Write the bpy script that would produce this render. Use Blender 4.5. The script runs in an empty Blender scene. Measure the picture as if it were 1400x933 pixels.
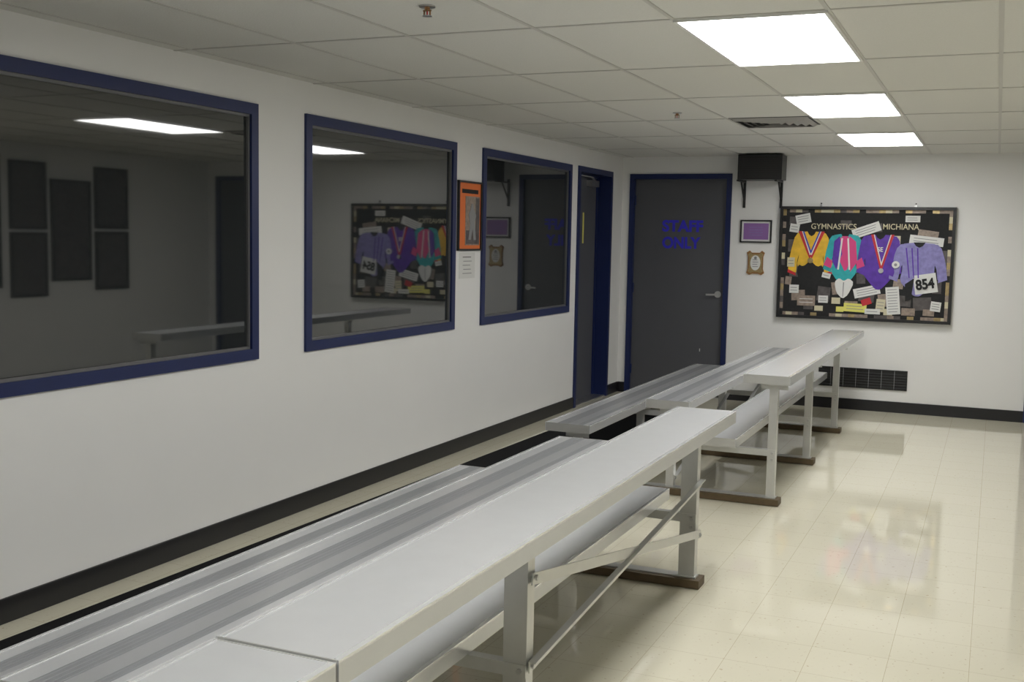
import bpy, math, random
from mathutils import Vector, Matrix
random.seed(4)
D=10.985; H=2.44; XR=5.3; YF=-3.0
scene=bpy.context.scene
try:
    scene.view_settings.view_transform='Standard'
    scene.view_settings.look='None'
except Exception: pass

# ------------------------------------------------------------ materials
def mat(name,col,rough=.5,metal=0,spec=.5,noise=None,ior=None,coat=0,emit=0):
    m=bpy.data.materials.new(name);m.use_nodes=True;nt=m.node_tree;b=nt.nodes['Principled BSDF']
    b.inputs['Base Color'].default_value=(*col,1);b.inputs['Roughness'].default_value=rough;b.inputs['Metallic'].default_value=metal
    b.inputs['Specular IOR Level'].default_value=spec
    if ior: b.inputs['IOR'].default_value=ior
    if coat: b.inputs['Coat Weight'].default_value=coat;b.inputs['Coat Roughness'].default_value=.08
    if emit: b.inputs['Emission Color'].default_value=(*col,1);b.inputs['Emission Strength'].default_value=emit
    if noise:
        sc,amt,bump=noise
        tc=nt.nodes.new('ShaderNodeTexCoord');n=nt.nodes.new('ShaderNodeTexNoise');n.inputs['Scale'].default_value=sc;n.inputs['Detail'].default_value=4
        nt.links.new(tc.outputs['Object'],n.inputs['Vector'])
        mx=nt.nodes.new('ShaderNodeMix');mx.data_type='RGBA'
        mx.inputs['A'].default_value=(*[c*(1-amt) for c in col],1);mx.inputs['B'].default_value=(*[min(1,c*(1+amt)) for c in col],1)
        nt.links.new(n.outputs['Fac'],mx.inputs['Factor']);nt.links.new(mx.outputs['Result'],b.inputs['Base Color'])
        if bump:
            bp=nt.nodes.new('ShaderNodeBump');bp.inputs['Strength'].default_value=bump;bp.inputs['Distance'].default_value=.004
            nt.links.new(n.outputs['Fac'],bp.inputs['Height']);nt.links.new(bp.outputs['Normal'],b.inputs['Normal'])
    return m
M={}
M['wall']=mat('wall_paint',(.80,.797,.785),.55,noise=(3,.02,.05),spec=.3)
M['ceil']=mat('ceiling_tile',(.72,.715,.675),.9,noise=(120,.05,.25),spec=.1)
M['grid']=mat('ceiling_grid',(.56,.55,.515),.5)
M['black']=mat('black_rubber_base',(.012,.012,.014),.35)
M['matb']=mat('black_floor_mat',(.006,.006,.007),.8,noise=(200,.2,.2),spec=.15)
M['blue']=mat('navy_paint',(.008,.018,.090),.4,noise=(6,.12,.02))
M['door']=mat('grey_door_paint',(.092,.094,.106),.42,noise=(5,.06,.02))
M['lettering']=mat('violet_blue_lettering',(.035,.028,.60),.5)
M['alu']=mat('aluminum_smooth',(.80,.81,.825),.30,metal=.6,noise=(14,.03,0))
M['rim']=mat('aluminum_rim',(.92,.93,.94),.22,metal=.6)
M['alum']=mat('aluminum_mid_tone',(.64,.65,.665),.32,metal=.65,noise=(14,.03,0))
M['alud']=mat('aluminum_ribbed_reflection',(.44,.45,.47),.32,metal=.6,noise=(14,.04,0))  # ribs are modelled; groove reflections are painted in as a darker base colour
M['alul']=mat('aluminum_leg',(.62,.62,.605),.34,metal=.6,noise=(25,.05,0))
M['wood']=mat('stained_wood_runner',(.10,.068,.032),.6,noise=(30,.3,.1))
M['steel']=mat('brushed_steel',(.55,.55,.55),.3,metal=.9)
M['grime']=mat('grey_bead',(.16,.16,.165),.4,metal=.3)
M['glass']=mat('dark_viewing_glass',(.018,.021,.022),.028,ior=1.98)
M['blackp']=mat('black_plastic',(.012,.012,.013),.4)
M['white']=mat('white_enamel',(.78,.78,.76),.4)
M['paper']=mat('paper',(.68,.68,.66),.7)
M['print']=mat('printed_grey',(.25,.25,.26),.7)
M['gold']=mat('gold_trim',(.42,.32,.16),.3,metal=.6,noise=(30,.5,.05))
M['brown']=mat('walnut',(.30,.15,.05),.4,noise=(40,.25,.05))
M['orange']=mat('orange_mat_board',(.75,.17,.03),.5)
M['photo']=mat('sepia_photo',(.28,.22,.18),.4,noise=(35,.7,0))
M['photod']=mat('dark_photo',(.09,.08,.08),.3,noise=(22,.8,0))
M['purple']=mat('purple_certificate',(.26,.13,.36),.4)
M['violet']=mat('violet_fabric',(.09,.025,.33),.5,noise=(16,.5,.5))
M['lav']=mat('lavender_fabric',(.23,.21,.46),.5,noise=(30,.4,.5))
M['yellow']=mat('yellow_fabric',(.74,.45,.03),.5,noise=(16,.35,.5))
M['red']=mat('red_fabric',(.50,.02,.03),.5)
M['teal']=mat('teal_fabric',(.02,.36,.38),.45,noise=(16,.4,.5))
M['pink']=mat('magenta_fabric',(.62,.05,.20),.45)
M['blk']=mat('black_felt',(.013,.013,.014),.8,noise=(40,.4,.1))
M['ribblue']=mat('royal_blue_ribbon',(.03,.05,.4),.5)
M['cream']=mat('cream_card',(.60,.55,.38),.6)
M['ylw']=mat('yellow_card',(.70,.66,.15),.6)
M['diff']=mat('light_diffuser',(1,.995,.975),.5,emit=16)
M['vdark']=mat('vent_dark',(.02,.02,.02),.6)
M['ventw']=mat('vent_metal',(.35,.34,.32),.5)

def floor_mat():
    m=bpy.data.materials.new('waxed_vinyl_tile');m.use_nodes=True;nt=m.node_tree;b=nt.nodes['Principled BSDF'];N=nt.nodes.new;L=nt.links.new
    tc=N('ShaderNodeTexCoord');mp=N('ShaderNodeMapping');mp.inputs['Location'].default_value=(-.129,-.05,0);L(tc.outputs['Object'],mp.inputs['Vector'])
    br=N('ShaderNodeTexBrick');br.offset=0;br.inputs['Scale'].default_value=1;br.inputs['Brick Width'].default_value=.288;br.inputs['Row Height'].default_value=.288
    br.inputs['Mortar Size'].default_value=.0012;br.inputs['Mortar Smooth'].default_value=.3;br.inputs['Bias'].default_value=0
    br.inputs['Color1'].default_value=(.72,.685,.55,1);br.inputs['Color2'].default_value=(.70,.665,.53,1);br.inputs['Mortar'].default_value=(.50,.44,.31,1)
    L(mp.outputs['Vector'],br.inputs['Vector'])
    n=N('ShaderNodeTexNoise');n.inputs['Scale'].default_value=55;n.inputs['Detail'].default_value=3;L(tc.outputs['Object'],n.inputs['Vector'])
    cr=N('ShaderNodeValToRGB');cr.color_ramp.elements[0].position=.65;cr.color_ramp.elements[1].position=.71;L(n.outputs['Fac'],cr.inputs['Fac'])
    mu=N('ShaderNodeMath');mu.operation='MULTIPLY';mu.inputs[1].default_value=.5;L(cr.outputs['Color'],mu.inputs[0])
    mx=N('ShaderNodeMix');mx.data_type='RGBA';mx.inputs['B'].default_value=(.38,.27,.15,1);L(mu.outputs[0],mx.inputs['Factor']);L(br.outputs['Color'],mx.inputs['A'])
    n2=N('ShaderNodeTexNoise');n2.inputs['Scale'].default_value=1.3;L(tc.outputs['Object'],n2.inputs['Vector'])
    mr=N('ShaderNodeMapRange');mr.inputs['To Min'].default_value=.015;mr.inputs['To Max'].default_value=.07;L(n2.outputs['Fac'],mr.inputs['Value']);L(mr.outputs[0],b.inputs['Roughness'])
    L(mx.outputs['Result'],b.inputs['Base Color'])
    n3=N('ShaderNodeTexNoise');n3.inputs['Scale'].default_value=5;L(tc.outputs['Object'],n3.inputs['Vector'])
    bp=N('ShaderNodeBump');bp.inputs['Strength'].default_value=.045;bp.inputs['Distance'].default_value=.005;L(n3.outputs['Fac'],bp.inputs['Height']);L(bp.outputs['Normal'],b.inputs['Normal'])
    b.inputs['IOR'].default_value=1.8
    return m
M['floor']=floor_mat()

# ------------------------------------------------------------ mesh builder
class B:
    def __init__(s): s.v=[];s.f=[];s.m=[];s.names=[]
    def mi(s,k):
        if k not in s.names: s.names.append(k)
        return s.names.index(k)
    def add(s,vs,fs,k):
        o=len(s.v);s.v+=[tuple(x) for x in vs];i=s.mi(k)
        for f in fs: s.f.append([o+j for j in f]);s.m.append(i)
    def box(s,x0,x1,y0,y1,z0,z1,k):
        s.add([(x,y,z) for z in(z0,z1) for y in(y0,y1) for x in(x0,x1)],[(0,2,3,1),(4,5,7,6),(0,1,5,4),(2,6,7,3),(0,4,6,2),(1,3,7,5)],k)
    def prism(s,pts,ext,k):
        n=len(pts);e=Vector(ext);p=[Vector(q) for q in pts]
        s.add(p+[q+e for q in p],[list(range(n))[::-1],[n+i for i in range(n)]]+[(i,(i+1)%n,n+(i+1)%n,n+i) for i in range(n)],k)
    def beam(s,a,b,w,h,k,up=(0,0,1)):
        a=Vector(a);b=Vector(b);d=(b-a).normalized();r=d.cross(Vector(up));
        if r.length<1e-4: r=Vector((1,0,0))
        r.normalize();u=r.cross(d)
        s.prism([a-r*w/2-u*h/2,a+r*w/2-u*h/2,a+r*w/2+u*h/2,a-r*w/2+u*h/2],b-a,k)
    def cyl(s,a,b,r,k,seg=16,r2=None):
        a=Vector(a);b=Vector(b);d=(b-a).normalized();t=Vector((0,0,1)) if abs(d.z)<.9 else Vector((1,0,0));u=d.cross(t).normalized();w=d.cross(u)
        r2=r if r2 is None else r2;vs=[]
        for q,rr in((a,r),(b,r2)): vs+=[q+(u*math.cos(2*math.pi*i/seg)+w*math.sin(2*math.pi*i/seg))*rr for i in range(seg)]
        s.add(vs,[list(range(seg))[::-1],[seg+i for i in range(seg)]]+[(i,(i+1)%seg,seg+(i+1)%seg,seg+i) for i in range(seg)],k)
    def text(s,body,size,fn,k,bold=0,fitw=None,ext=.001):
        cu=bpy.data.curves.new('t','FONT');cu.body=body;cu.size=size;cu.offset=bold;cu.extrude=ext
        ob=bpy.data.objects.new('t',cu);bpy.context.collection.objects.link(ob);bpy.context.view_layer.update()
        me=ob.evaluated_get(bpy.context.evaluated_depsgraph_get()).to_mesh()
        xs=[v.co.x for v in me.vertices];x0=min(xs);sx=1 if not fitw else fitw/(max(xs)-x0)
        s.add([fn((v.co.x-x0)*sx,v.co.y,v.co.z) for v in me.vertices],[tuple(p.vertices) for p in me.polygons],k)
        bpy.data.objects.remove(ob);bpy.data.curves.remove(cu)
    def build(s,name,bevel=0,smooth=False):
        me=bpy.data.meshes.new(name);me.from_pydata(s.v,[],s.f)
        for k in s.names: me.materials.append(M[k])
        for p,i in zip(me.polygons,s.m): p.material_index=i
        import bmesh
        bm=bmesh.new();bm.from_mesh(me);bmesh.ops.recalc_face_normals(bm,faces=bm.faces);bm.to_mesh(me);bm.free()
        me.update();ob=bpy.data.objects.new(name,me);bpy.context.collection.objects.link(ob)
        if bevel:
            md=ob.modifiers.new('bevel','BEVEL');md.width=bevel;md.segments=2;md.limit_method='ANGLE'
        return ob

# ------------------------------------------------------------ room shell
b=B();b.box(-.2,XR+.2,YF-.2,D+.2,-.1,0,'floor');b.build('floor')
W=[(2.93,4.808),(5.247,7.129),(7.578,9.470)];ZT,ZB=2.263,.921
DL=(9.651,10.6325);DZ=2.268
# ceiling
GX=2.408;GS=.5767;GY=4.185;GL=1.1534
b=B();b.box(-.2,XR+.2,YF-.2,D+.2,H,H+.1,'ceil')
x=GX-GS*math.floor(GX/GS)
while x<XR: b.box(x-.009,x+.009,YF,D,H-.003,H+.001,'grid');x+=GS
y=GY-GL*6
while y<D:
    if y>YF: b.box(0,XR,y-.009,y+.009,H-.0034,H+.001,'grid')
    y+=GL
b.build('ceiling')
# walls
b=B();holes=sorted([(w[0]+.02,w[1]-.02,ZB+.02,ZT-.02) for w in W]+[(DL[0]+.02,DL[1]-.02,0,DZ-.02)])
yy=YF-.2
for h in holes:
    b.box(-.2,0,yy,h[0],0,H,'wall')
    if h[2]>0: b.box(-.2,0,h[0],h[1],0,h[2],'wall')
    b.box(-.2,0,h[0],h[1],h[3],H,'wall');yy=h[1]
b.box(-.2,0,yy,D,0,H,'wall');b.build('wall_left')
DS=(.083,1.1425);DR=(3.89,5.2)
b=B();xx=-.2
for h in [(DS[0]+.02,DS[1]-.02),(DR[0]+.02,DR[1]-.02)]:
    b.box(xx,h[0],D,D+.2,0,H,'wall');b.box(h[0],h[1],D,D+.2,DZ-.02,H,'wall');xx=h[1]
b.box(xx,XR+.2,D,D+.2,0,H,'wall');b.build('wall_back')
b=B();b.box(XR,XR+.2,YF-.2,D,0,H,'wall');b.build('wall_right')
b=B();b.box(0,XR,YF-.2,YF,0,H,'wall');b.build('wall_front')
# baseboards
bh=.105
def bb(name,segs):
    b=B()
    for s in segs: b.box(*s[:4],0,bh,'black')
    b.build(name,.003)
bb('baseboard_left',[(0,.012,YF,DL[0]),(0,.012,DL[1],D)])
bb('baseboard_back',[(.012,DS[0],D-.012,D),(DS[1],DR[0],D-.012,D)])
bb('baseboard_right',[(XR-.012,XR,YF,D-.012)])
bb('baseboard_front',[(.012,XR-.012,YF,YF+.012)])

# windows
for i,(y0,y1) in enumerate(W):
    b=B();t=.058;a0,a1=-.12,.016
    b.box(a0,a1,y0,y1,ZT-t,ZT,'blue');b.box(a0,a1,y0,y1,ZB,ZB+t,'blue')
    b.box(a0,a1,y0,y0+t,ZB+t,ZT-t,'blue');b.box(a0,a1,y1-t,y1,ZB+t,ZT-t,'blue')
    g=.014;c0,c1=-.012,.002
    b.box(c0,c1,y0+t,y1-t,ZT-t-g,ZT-t,'grime');b.box(c0,c1,y0+t,y1-t,ZB+t,ZB+t+g,'grime')
    b.box(c0,c1,y0+t,y0+t+g,ZB+t+g,ZT-t-g,'grime');b.box(c0,c1,y1-t-g,y1-t,ZB+t+g,ZT-t-g,'grime')
    b.box(-.018,-.010,y0+t-.004,y1-t+.004,ZB+t-.004,ZT-t+.004,'glass')
    b.build('window_%d'%(i+1))

# doors -----------------------------------------------------------
b=B();t=.052;y0,y1=DL
b.box(-.2,.016,y0,y0+t,0,DZ,'blue');b.box(-.2,.016,y1-t,y1,0,DZ,'blue');b.box(-.2,.016,y0+t,y1-t,DZ-t,DZ,'blue')
b.box(-.185,-.14,y0+t,y1-t,.012,DZ-t,'door')
b.box(-.14,-.122,y1-t-.02,y1-t,0,DZ-t,'blue');b.box(-.14,-.122,y0+t,y0+t+.02,0,DZ-t,'blue');b.box(-.14,-.122,y0+t+.02,y1-t-.02,DZ-t-.02,DZ-t,'blue')
b.box(-.2,.0,y0+t,y1-t,0,.012,'steel')
b.box(-.14,-.085,10.28,10.50,2.11,2.17,'steel');b.beam((-.10,10.4,2.165),(-.05,10.2,2.19),.02,.008,'steel');b.beam((-.05,10.2,2.19),(-.125,10.05,2.205),.02,.008,'steel')
b.box(-.14,-.1385,10.19,10.225,1.55,1.85,'ylw')
b.build('door_1')

def lever(b,x,z,y,dr):
    b.cyl((x,y,z),(x,y-.012,z),.033,'steel',24);b.cyl((x,y-.012,z),(x,y-.05,z),.011,'steel')
    b.beam((x+dr*-.008,y-.05,z),(x+dr*.11,y-.052,z-.004),.014,.018,'steel');b.cyl((x,y-.04,z),(x,y-.058,z),.014,'steel')
def backdoor(name,x0,x1,hx,dr,txt):
    b=B();t=.052
    b.box(x0,x0+t,D-.016,D+.12,0,DZ,'blue');b.box(x1-t,x1,D-.016,D+.12,0,DZ,'blue');b.box(x0+t,x1-t,D-.016,D+.12,DZ-t,DZ,'blue')
    b.box(x0+t,x1-t,D+.03,D+.075,.01,DZ-t,'door');b.box(x0+t,x1-t,D-.01,D+.12,0,.01,'steel')
    lever(b,hx,1.06,D+.03,dr)
    for z in (.25,1.1,2.0): b.cyl((x0+t+.003 if dr<0 else x1-t-.003,D+.022,z-.05),(x0+t+.003 if dr<0 else x1-t-.003,D+.022,z+.05),.008,'blue')
    if txt:
        b.text('STAFF',.155,lambda a,c,d:(.43+a,D+.0285-d,1.69+c),'lettering',.006,.425)
        b.text('ONLY',.155,lambda a,c,d:(.435+a,D+.0285-d,1.52+c),'lettering',.006,.40)
        b.box(.86,.868,D+.0285,D+.0302,.47,.50,'paper')
    b.build(name)
backdoor('door_2',*DS,1.03,-1,True)
backdoor('door_3',*DR,4.0,1,False)

# ------------------------------------------------------------ ceiling fixtures
for k in range(-2,3):
    y0=GY+k*2*GL;b=B();x0,x1,y1=GX,GX+GS,y0+GL
    t=.014
    b.box(x0,x1,y0,y0+t,H-.012,H,'white');b.box(x0,x1,y1-t,y1,H-.012,H,'white');b.box(x0,x0+t,y0+t,y1-t,H-.012,H,'white');b.box(x1-t,x1,y0+t,y1-t,H-.012,H,'white')
    b.box(x0+t,x1-t,y0+t,y1-t,H-.007,H,'diff');b.build('ceiling_light_panel')
b=B();cx,cy=2.12,7.88
for i in range(5):
    r=.26-i*.048
    for sx,sy in((1,0),(-1,0),(0,1),(0,-1)):
        if sx: b.prism([(cx+sx*r,cy-r,H),(cx+sx*r,cy+r,H),(cx+sx*(r-.03),cy+r-.03,H-.022),(cx+sx*(r-.03),cy-r+.03,H-.022)],(0,0,.004),'ventw')
        else: b.prism([(cx-r,cy+sy*r,H),(cx+r,cy+sy*r,H),(cx+r-.03,cy+sy*(r-.03),H-.022),(cx-r+.03,cy+sy*(r-.03),H-.022)],(0,0,.004),'ventw')
b.box(cx-.27,cx+.27,cy-.27,cy+.27,H-.003,H,'vdark');b.build('ceiling_air_vent')
for (x,y) in((1.62,3.67),(1.60,7.21)):
    b=B();b.cyl((x,y,H),(x,y,H-.006),.030,'steel',24);b.cyl((x,y,H-.006),(x,y,H-.018),.010,'brown')
    b.beam((x-.012,y,H-.018),(x-.012,y,H-.036),.004,.006,'brown',up=(0,1,0));b.beam((x+.012,y,H-.018),(x+.012,y,H-.036),.004,.006,'brown',up=(0,1,0));b.cyl((x,y,H-.018),(x,y,H-.036),.003,'red')
    b.beam((x-.016,y,H-.018),(x+.016,y,H-.018),.008,.004,'brown');b.cyl((x,y,H-.036),(x,y,H-.039),.018,'steel',20)
    b.build('fire_sprinkler')

# ------------------------------------------------------------ bleachers
def plank(b,x0,x1,y0,y1,z,banded):
    w=x1-x0-.008;h=.055;xs=x0+.004
    if banded: st=[(0,.03,'rim'),(.03,.25,'alu'),(.25,.50,'alud'),(.50,.72,'alum'),(.72,.84,'alud'),(.84,.97,'alu'),(.97,1,'rim')]  # band tones paint groove reflections onto the smooth and ribbed strips
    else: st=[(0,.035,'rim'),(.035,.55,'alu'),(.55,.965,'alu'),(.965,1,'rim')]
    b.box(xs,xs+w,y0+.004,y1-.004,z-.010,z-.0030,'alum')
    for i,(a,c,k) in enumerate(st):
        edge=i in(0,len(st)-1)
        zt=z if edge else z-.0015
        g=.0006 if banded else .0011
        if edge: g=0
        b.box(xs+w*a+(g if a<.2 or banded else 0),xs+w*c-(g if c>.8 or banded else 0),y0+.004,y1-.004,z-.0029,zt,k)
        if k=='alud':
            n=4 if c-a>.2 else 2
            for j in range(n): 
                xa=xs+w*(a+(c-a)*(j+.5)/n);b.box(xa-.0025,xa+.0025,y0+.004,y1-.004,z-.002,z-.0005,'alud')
    b.box(x0,x0+.004,y0,y1,z-h,z,'alu');b.box(x1-.004,x1,y0,y1,z-h,z-.006,'alum');b.box(x1-.004,x1,y0,y1,z-.006,z,'rim')
    b.box(x0+.004,x0+.02,y0+.004,y1-.004,z-h,z-h+.003,'alu');b.box(x1-.02,x1-.004,y0+.004,y1-.004,z-h,z-h+.003,'alu')
    b.box(xs,xs+w,y0,y0+.004,z-h,z-.0005,'alul');b.box(xs,xs+w,y1-.004,y1,z-h,z-.0005,'alul')
    b.box(xs+w*.5,xs+w*.5+.004,y0+.01,y1-.01,z-h+.006,z-.010,'alu')
def leg(b,x,y,z0,z1,w):
    b.box(x-w,x,y-.003,y+.001,z0,z1,'alul');b.box(x-.004,x,y+.001,y+.05,z0,z1,'alul');b.box(x-w,x-w+.004,y+.001,y+.05,z0,z1,'alul')
def bolt(b,p,ax=(1,0,0)):
    p=Vector(p);b.cyl(p,p+Vector(ax)*.008,.009,'steel',6)
def bleacher(y0,y1,legs,braces,lx,lw,lowdx=0):
    b=B()
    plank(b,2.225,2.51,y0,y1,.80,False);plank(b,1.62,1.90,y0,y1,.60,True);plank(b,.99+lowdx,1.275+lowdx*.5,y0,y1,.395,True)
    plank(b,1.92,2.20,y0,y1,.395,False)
    for y in legs:
        b.box(.95,lx+.035,y-.05,y+.06,.004,.042,'wood')
        b.box(.97,lx+.01,y-.02,y+.045,.042,.047,'alul')
        for (x,z) in((lx,.745),(1.80,.545),(1.17,.34)):
            leg(b,x,y,.045,z,lw)
            b.box(x-.10,x+.06,y-.003,y+.04,z-.003,z,'alul');b.box(x-.10,x+.06,y-.006,y-.003,z-.035,z,'alul')
        b.box(1.76,lx,y-.007,y-.003,.30,.34,'alul');b.box(1.76,lx,y-.003,y+.03,.336,.34,'alul')
        b.box(1.1,1.80,y-.007,y-.003,.26,.30,'alul')
        for p in((lx-.02,y-.007,.32),(1.78,y-.007,.32),(lx-.02,y-.007,.28),(1.12,y-.007,.28)): bolt(b,p,(0,-1,0))
    for (xa,i,zs) in braces:
        ya,yb=legs[i]+.025,legs[i+1]+.025
        for n,(za,zb) in enumerate(zs):
            o=.003+.005*n
            b.beam((xa+o,ya-.02,za),(xa+o,yb+.02,zb),.004,.036,'alul')
            if n==0: b.beam((xa+o+.012,ya-.02,za+.016),(xa+o+.012,yb+.02,zb+.016),.02,.004,'alul')
            for p in((xa+o+.002,ya,za),(xa+o+.002,yb,zb)): bolt(b,p)
    b.build('aluminum_bleacher')
nearr=[(.33,.48),(.60,.24)]
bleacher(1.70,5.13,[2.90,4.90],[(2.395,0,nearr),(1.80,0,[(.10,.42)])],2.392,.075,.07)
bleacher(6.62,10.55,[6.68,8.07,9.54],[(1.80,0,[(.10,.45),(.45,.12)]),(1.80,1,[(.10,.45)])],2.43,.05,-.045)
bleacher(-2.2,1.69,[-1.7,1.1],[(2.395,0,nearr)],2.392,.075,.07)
b=B();b.prism([(.03,-2.5,.0),(1.5,-2.5,0),(1.5,9.9,0),(.30,9.9,0)],(0,0,.003),'matb');b.build('rubber_floor_mat')

# ------------------------------------------------------------ back wall items
b=B()
b.box(1.27,1.69,10.62,10.86,2.19,2.425,'blackp');b.box(1.285,1.675,10.612,10.62,2.205,2.41,'vdark')
for i in range(9): b.box(1.29,1.67,10.609,10.612,2.215+i*.021,2.221+i*.021,'blackp')
b.box(1.42,1.54,10.86,D-.01,2.26,2.36,'blackp')
for x in(1.27,1.63):
    b.box(x-.012,x+.012,D-.018,D-.002,1.93,2.22,'blackp');b.beam((x,D-.012,2.0),(x,10.8,2.18),.016,.008,'blackp');b.box(x-.012,x+.012,10.64,D-.002,2.175,2.19,'blackp')
b.box(1.38,1.58,D-.012,D,2.2,2.4,'blackp')
b.build('wall_mounted_speaker',.003)
def bframe(name,x0,x1,z0,z1,t,fr,inner,extra=None):
    b=B();y=D-.022
    b.box(x0,x1,y,D,z1-t,z1,fr);b.box(x0,x1,y,D,z0,z0+t,fr);b.box(x0,x0+t,y,D,z0+t,z1-t,fr);b.box(x1-t,x1,y,D,z0+t,z1-t,fr)
    b.box(x0+t,x1-t,D-.01,D,z0+t,z1-t,inner)
    if extra: extra(b)
    b.build(name)
def cert(b):
    b.box(1.275,1.52,D-.012,D-.01,1.62,1.78,'purple')
    for i in range(4): b.box(1.33,1.465,D-.013,D-.012,1.66+i*.026,1.664+i*.026,'lav')
bframe('framed_certificate',1.243,1.552,1.588,1.812,.014,'blackp','paper',cert)
b=B();cx,cz=1.405,1.39
pts=[(-.06,.12),(-.04,.10),(.04,.10),(.06,.12),(.088,.10),(.075,.06),(.075,-.06),(.088,-.10),(.06,-.12),(.03,-.108),(-.03,-.108),(-.06,-.12),(-.088,-.10),(-.075,-.06),(-.075,.06),(-.088,.10)]
b.prism([(cx+p[0],D,cz+p[1]) for p in pts],(0,-.016,0),'brown')
b.prism([(cx+p[0]*.85,D-.016,cz+p[1]*.85) for p in pts],(0,-.002,0),'gold')
b.prism([(cx+.05*math.cos(a*math.pi/8),D-.018,cz+.0+.075*math.sin(a*math.pi/8)) for a in range(16)],(0,-.002,0),'paper')
for i in range(4): b.box(cx-.028,cx+.028-.008*(i%2),D-.0215,D-.019,cz-.04+i*.022,cz-.034+i*.022,'print')
b.cyl((cx,D-.019,cz+.048),(cx,D-.022,cz+.048),.014,'print')
b.build('wooden_award_plaque')
b=B();b.box(1.81,1.87,D-.006,D,2.25,2.35,'white');b.box(1.835,1.845,D-.010,D-.006,2.29,2.31,'white');b.build('blank_wall_plate',.001)
b=B();x0,x1,z0,z1=2.06,2.88,.215,.405
b.box(x0,x1,D-.004,D,z0,z1,'vdark')
b.box(x0,x1,D-.014,D,z1-.012,z1,'blackp');b.box(x0,x1,D-.014,D,z0,z0+.012,'blackp')
n=7
for i in range(n+1):
    x=x0+(x1-x0)*i/n;b.box(max(x0,x-.002),min(x1,x+.002),D-.014,D,z0,z1,'print' if 0<i<n else 'blackp')
for j in range(6): 
    z=z0+.025+j*.026;b.prism([(x0,D-.004,z),(x0,D-.012,z-.008),(x0,D-.012,z-.010),(x0,D-.004,z-.002)],(x1-x0,0,0),'blackp')
b.build('wall_return_vent')

# gymnastics memorabilia display
b=B();X0,X1,Z0,Z1=1.6355,3.231,.866,1.948;t=.028
yb=D-.03
b.box(X0,X1,D-.06,D,Z1-t,Z1,'blackp');b.box(X0,X1,D-.06,D,Z0,Z0+t,'blackp');b.box(X0,X0+t,D-.06,D,Z0+t,Z1-t,'blackp');b.box(X1-t,X1,D-.06,D,Z0+t,Z1-t,'blackp')
b.box(X0+t,X1-t,yb,D,Z0+t,Z1-t,'blk')
lay=[0]
def P(x,z): return (X0+x/100,yb,Z1-z/100)
def shape(pts,k,th=.0015):
    lay[0]+=1;o=lay[0]*.00010
    b.prism([(X0+x/100,yb-o,Z1-z/100) for x,z in pts],(0,-th,0),k)
def rect(x,z,w,h,k,rot=0,lines=0,lk='print'):
    c,s=math.cos(math.radians(rot)),math.sin(math.radians(rot))
    R=lambda a,d:(x+a*c-d*s,z+a*s+d*c)
    shape([R(-w/2,-h/2),R(w/2,-h/2),R(w/2,h/2),R(-w/2,h/2)],k)
    for i in range(lines):
        zz=-h/2+h*(i+1)/(lines+1);ll=w*.38*(1-.25*random.random())
        shape([R(-w*.38,zz-.3),R(ll,zz-.3),R(ll,zz+.3),R(-w*.38,zz+.3)],lk)
def mirror(cx,half): return [(cx+x,z) for x,z in half]+[(cx-x,z) for x,z in reversed(half)]
bw=3.0
for side in range(4):
    L=154 if side<2 else 102.6
    n=26 if side<2 else 17
    for i in range(n):
        k=random.choice(['gold','cream','gold','blk','photo','photo','photod','blk'])  # mixed tones paint the reflections along the mirrored gold trim
        a=2.8+L*i/n;c=2.8+L*(i+1)/n
        if side==0: shape([(a,2.8),(c,2.8),(c,2.8+bw),(a,2.8+bw)],k)
        if side==1: shape([(a,105.4-bw),(c,105.4-bw),(c,105.4),(a,105.4)],k)
        if side==2: shape([(2.8,a),(2.8+bw,a),(2.8+bw,c),(2.8,c)],k)
        if side==3: shape([(156.7-bw,a),(156.7,a),(156.7,c),(156.7-bw,c)],k)
lay[0]=3
for (x,z,w,h,k,r) in [(16,62,10,12,'photod',4),(20,86,13,10,'photo',-3),(44,84,12,14,'photod',6),(56,78,9,12,'photo',-8),(30,96,9,7,'photod',0),(84,84,14,12,'photod',5),(70,94,12,8,'photo',0),(100,88,11,12,'photo',-6),(118,88,12,10,'photod',3),(134,90,16,12,'photod',-4),(146,74,8,12,'photod',0),(88,20,14,8,'photod',-5),(136,26,18,9,'photo',8),(14,14,10,8,'photod',0),(150,50,7,20,'photod',0),(62,16,10,6,'photod',0),(48,60,9,9,'photo',3),(78,68,8,10,'photod',-4),(112,72,9,9,'photo',5),(122,98,12,7,'photo',0),(140,98,10,6,'photo',2),(12,38,7,12,'photod',0),(10,72,6,8,'photo',5),(104,99,8,6,'cream',0),(40,98,8,5,'cream',0)]:
    rect(x,z,w,h,k,r)
rect(22,12,14,9,'paper',-12,3);rect(14,21,9,8,'paper',8,2)
rect(122,11,13,6,'paper',0,2);rect(135,31,30,8,'paper',6,2);rect(108,31,8,8,'cream',0,2)
def smooth(pts,n=2):
    for _ in range(n):
        q=[]
        for i in range(len(pts)):
            a,c=pts[i],pts[(i+1)%len(pts)]
            q+=[(a[0]*.8+c[0]*.2,a[1]*.8+c[1]*.2),(a[0]*.2+c[0]*.8,a[1]*.2+c[1]*.8)]
        pts=q
    return pts
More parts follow.
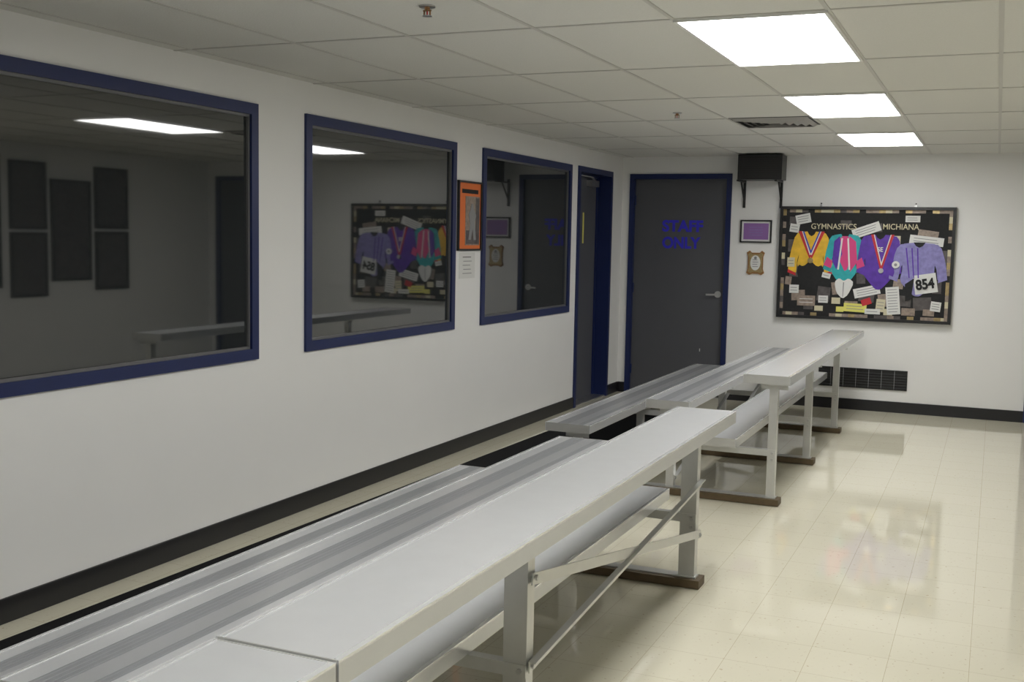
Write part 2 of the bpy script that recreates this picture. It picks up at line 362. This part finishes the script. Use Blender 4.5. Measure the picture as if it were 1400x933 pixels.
def leotard(cx,top,w,h,k,slv,spread,trim=None,legw=.25):
    for s in(-1,1):
        pts=[(cx+s*w*.22,top+.5),(cx+s*w*.60,top+2),(cx+s*(w*.62+spread*.7),top+slv*.55),(cx+s*(w*.62+spread),top+slv),(cx+s*(w*.62+spread-8),top+slv+3),(cx+s*w*.50,top+slv*.62),(cx+s*w*.30,top+h*.36)]
        shape(smooth(pts,1),k,.004)
        if trim: shape([pts[3],pts[4],(pts[4][0]+s*.5,pts[4][1]-3),(pts[3][0]-s*.3,pts[3][1]-3)],trim,.0045)
    shape(smooth(mirror(cx,[(w*.16,top),(w*.5,top+1.2),(w*.52,top+h*.2),(w*.44,top+h*.5),(w*.52,top+h*.72),(w*legw,top+h*.9),(w*.08,top+h)]),1),k,.005)
    shape(mirror(cx,[(w*.17,top-.3),(w*.10,top+3),(0.3,top+4.5)]),'blk',.0055)
leotard(30.5,24,25,46,'yellow',40,6,'red')
shape(smooth([(19,56),(24,58),(30.5,52),(37,58),(42,56),(43,66),(36,77),(30.5,80),(25,77),(18,66)],1),'blk',.007)
for s in(-1,1):
    shape([(30.5+s*9,24),(30.5+s*12.5,24),(30.5+s*1.2,50),(30.5-s*.5,48)],'red',.008);shape([(30.5+s*7,24),(30.5+s*8.4,24),(30.5+s*.4,45),(30.5-s*.6,44)],'ribblue',.008)
    shape([(30.5+s*8.4,24),(30.5+s*9.2,24),(30.5+s*.9,47),(30.5,46)],'paper',.008)
b.cyl(P(30.5,52),(X0+.305,yb-.03,Z1-.52),.026,'gold',20)
leotard(62,26,23,50,'teal',34,5,'teal')
shape(smooth([(58,28),(66,28),(69,44),(64,64),(57,50),(55,40)],1),'pink',.008)
shape([(52,33),(57,28),(60,45),(55,60),(51,52)],'violet',.008);shape([(66,28),(72,33),(74,52),(68,62),(66,44)],'pink',.008)
for s in(-1,1): shape([(62+s*16,48),(62+s*19,56),(62+s*12,59),(62+s*11,52)],'pink',.008)
for s in(-1,1): shape([(62+s*2,30),(62+s*3.5,30),(62+s*6,60),(62+s*4.5,60)],'paper',.009)
leotard(94,26,28,52,'violet',36,3,'violet')
for s in(-1,1):
    shape([(96+s*8,26),(96+s*10.5,26),(96+s*.9,59),(96-s*.3,57)],'red',.009)
    shape([(96+s*7.2,26),(96+s*8,26),(96+s*.2,55),(96-s*.4,54)],'paper',.009)
b.cyl(P(96,60),(X0+.96,yb-.03,Z1-.60),.023,'steel',20)
leotard(129,33,31,50,'lav',34,6.5,'lav')
for r in range(3): shape([(117+r*5,38),(118.2+r*5,38),(122+r*4,66),(121+r*4,66)],'violet',.008)
shape([(118,72),(126,66),(124,86),(119,88)],'blk',.008)
shape(smooth([(54,72),(58,68),(62.5,71),(67,68),(72,72),(67,84),(62,88),(56,82)],1),'paper',.010)
shape([(62,72),(63,72),(62.6,86),(62,86)],'print',.0105)
lay[0]=80
rect(81,22,26,9,'paper',-20,3)
rect(108,88,12,26,'paper',-6,9);rect(84,80,24,9,'paper',-14,3);rect(97,93,8,12,'cream',4,3)
b.cyl(P(109,54),(X0+1.09,yb-.03,Z1-.54),.034,'paper',20);b.cyl((X0+1.09,yb-.03,Z1-.54),(X0+1.09,yb-.033,Z1-.54),.014,'print',12)
rect(28,91,17,10,'photo',0,2,'paper');rect(44,89,9,7,'paper',0,2);rect(56,90,8,6,'cream',0)
rect(74,96,21,8,'ylw',2,2);rect(90,99,14,5,'paper',0,1);rect(60,98,7,5,'ylw',0);rect(16,80,9,8,'paper',0,2);rect(84,90,9,6,'red',-20)
rect(46,66,8,5,'paper',12,1);rect(12,54,7,9,'cream',0,2);rect(146,92,9,9,'paper',6,3)
rect(136,71,20,18,'paper',-10)
def tx(body,size,x,z,k,wd,rot=0,bold=.001):
    c,s=math.cos(math.radians(rot)),math.sin(math.radians(rot))
    b.text(body,size,lambda a,d,e:(X0+x/100+a*c-d*s,yb-.022-e,Z1-z/100+a*s+d*c),k,bold,wd)
tx('854',.13,128.3,77,'blk',.165,10,.005)
tx('GYMNASTICS',.075,30,21.5,'cream',.42,0,.0005)
tx('MICHIANA',.075,96,21,'cream',.32,0,.0005)
tx('SE',.06,92,42,'paper',.05,0,.001)
for x in(.38,1.24):
    b.box(X0+x-.01,X0+x+.01,D-.03,D,Z1,Z1+.02,'steel');b.cyl((X0+x,D-.02,Z1+.03),(X0+x,D,Z1+.03),.007,'blackp',10)
b.build('gymnastics_memorabilia_display')

# ------------------------------------------------------------ left wall items
b=B();y0,y1,z0,z1=7.165,7.555,1.49,2.0;t=.014
b.box(0,.02,y0,y1,z1-t,z1,'blackp');b.box(0,.02,y0,y1,z0,z0+t,'blackp');b.box(0,.02,y0,y0+t,z0+t,z1-t,'blackp');b.box(0,.02,y1-t,y1,z0+t,z1-t,'blackp')
b.box(0,.01,y0+t,y1-t,z0+t,z1-t,'orange');b.box(.01,.012,y0+.12,y1-.03,z0+.04,z1-.11,'photo')
b.box(.012,.013,y0+.06,y1-.06,z1-.09,z1-.06,'blk')
b.box(.012,.0125,y0+.13,y1-.035,z0+.05,z0+.15,'photod');b.box(.012,.0125,y0+.29,y1-.035,z0+.15,z1-.12,'photod')
fig=[(.20,.30),(.215,.345),(.245,.35),(.255,.31),(.30,.26),(.275,.21),(.30,.08),(.26,.08),(.24,.16),(.21,.08),(.17,.08),(.20,.20),(.17,.27)]
b.prism([(.012,y0+p[0],z0+p[1]) for p in fig],(.0015,0,0),'print')
b.build('framed_orange_poster')
b=B();b.box(0,.002,7.215,7.475,1.285,1.475,'paper')
for i in range(5): b.box(.002,.0026,7.27+.01*(i%2),7.42-.012*(i%3),1.32+i*.03,1.325+i*.03,'print' if i<4 else 'blk')
b.build('paper_notice')
def rframe(name,y0,y1,z0,z1,inner):
    b=B();t=.03;x=XR
    b.box(x-.025,x,y0,y1,z1-t,z1,'blackp');b.box(x-.025,x,y0,y1,z0,z0+t,'blackp');b.box(x-.025,x,y0,y0+t,z0+t,z1-t,'blackp');b.box(x-.025,x,y1-t,y1,z0+t,z1-t,'blackp')
    b.box(x-.012,x,y0+t,y1-t,z0+t,z1-t,inner)
    b.box(x-.014,x-.012,y0+.12,y1-.12,z0+.14,z1-.14,'photod');b.build(name)
for (y0,y1,z0,z1) in [(7.96,8.42,1.58,2.26),(7.96,8.42,.9,1.55),(8.48,9.02,1.05,2.1),(9.08,9.57,1.6,2.26),(9.08,9.57,.94,1.57),(7.1,7.85,1.0,2.3)]:
    rframe('framed_team_photo',y0,y1,z0,z1,'photod')

# ------------------------------------------------------------ world, camera
w=bpy.data.worlds.new('world');scene.world=w;w.use_nodes=True;w.node_tree.nodes['Background'].inputs[0].default_value=(.5,.5,.5,1);w.node_tree.nodes['Background'].inputs[1].default_value=.05
cd=bpy.data.cameras.new('camera');co=bpy.data.objects.new('camera',cd);bpy.context.collection.objects.link(co);scene.camera=co
cd.sensor_width=36;cd.lens=1503.58/1400*36;cd.clip_start=.05
co.matrix_world=Matrix.Translation((3.5959,0,1.5961))@Matrix.Rotation(.4130,4,'Z')@Matrix.Rotation(math.pi/2-.0942,4,'X')@Matrix.Rotation(.0197,4,'Z')
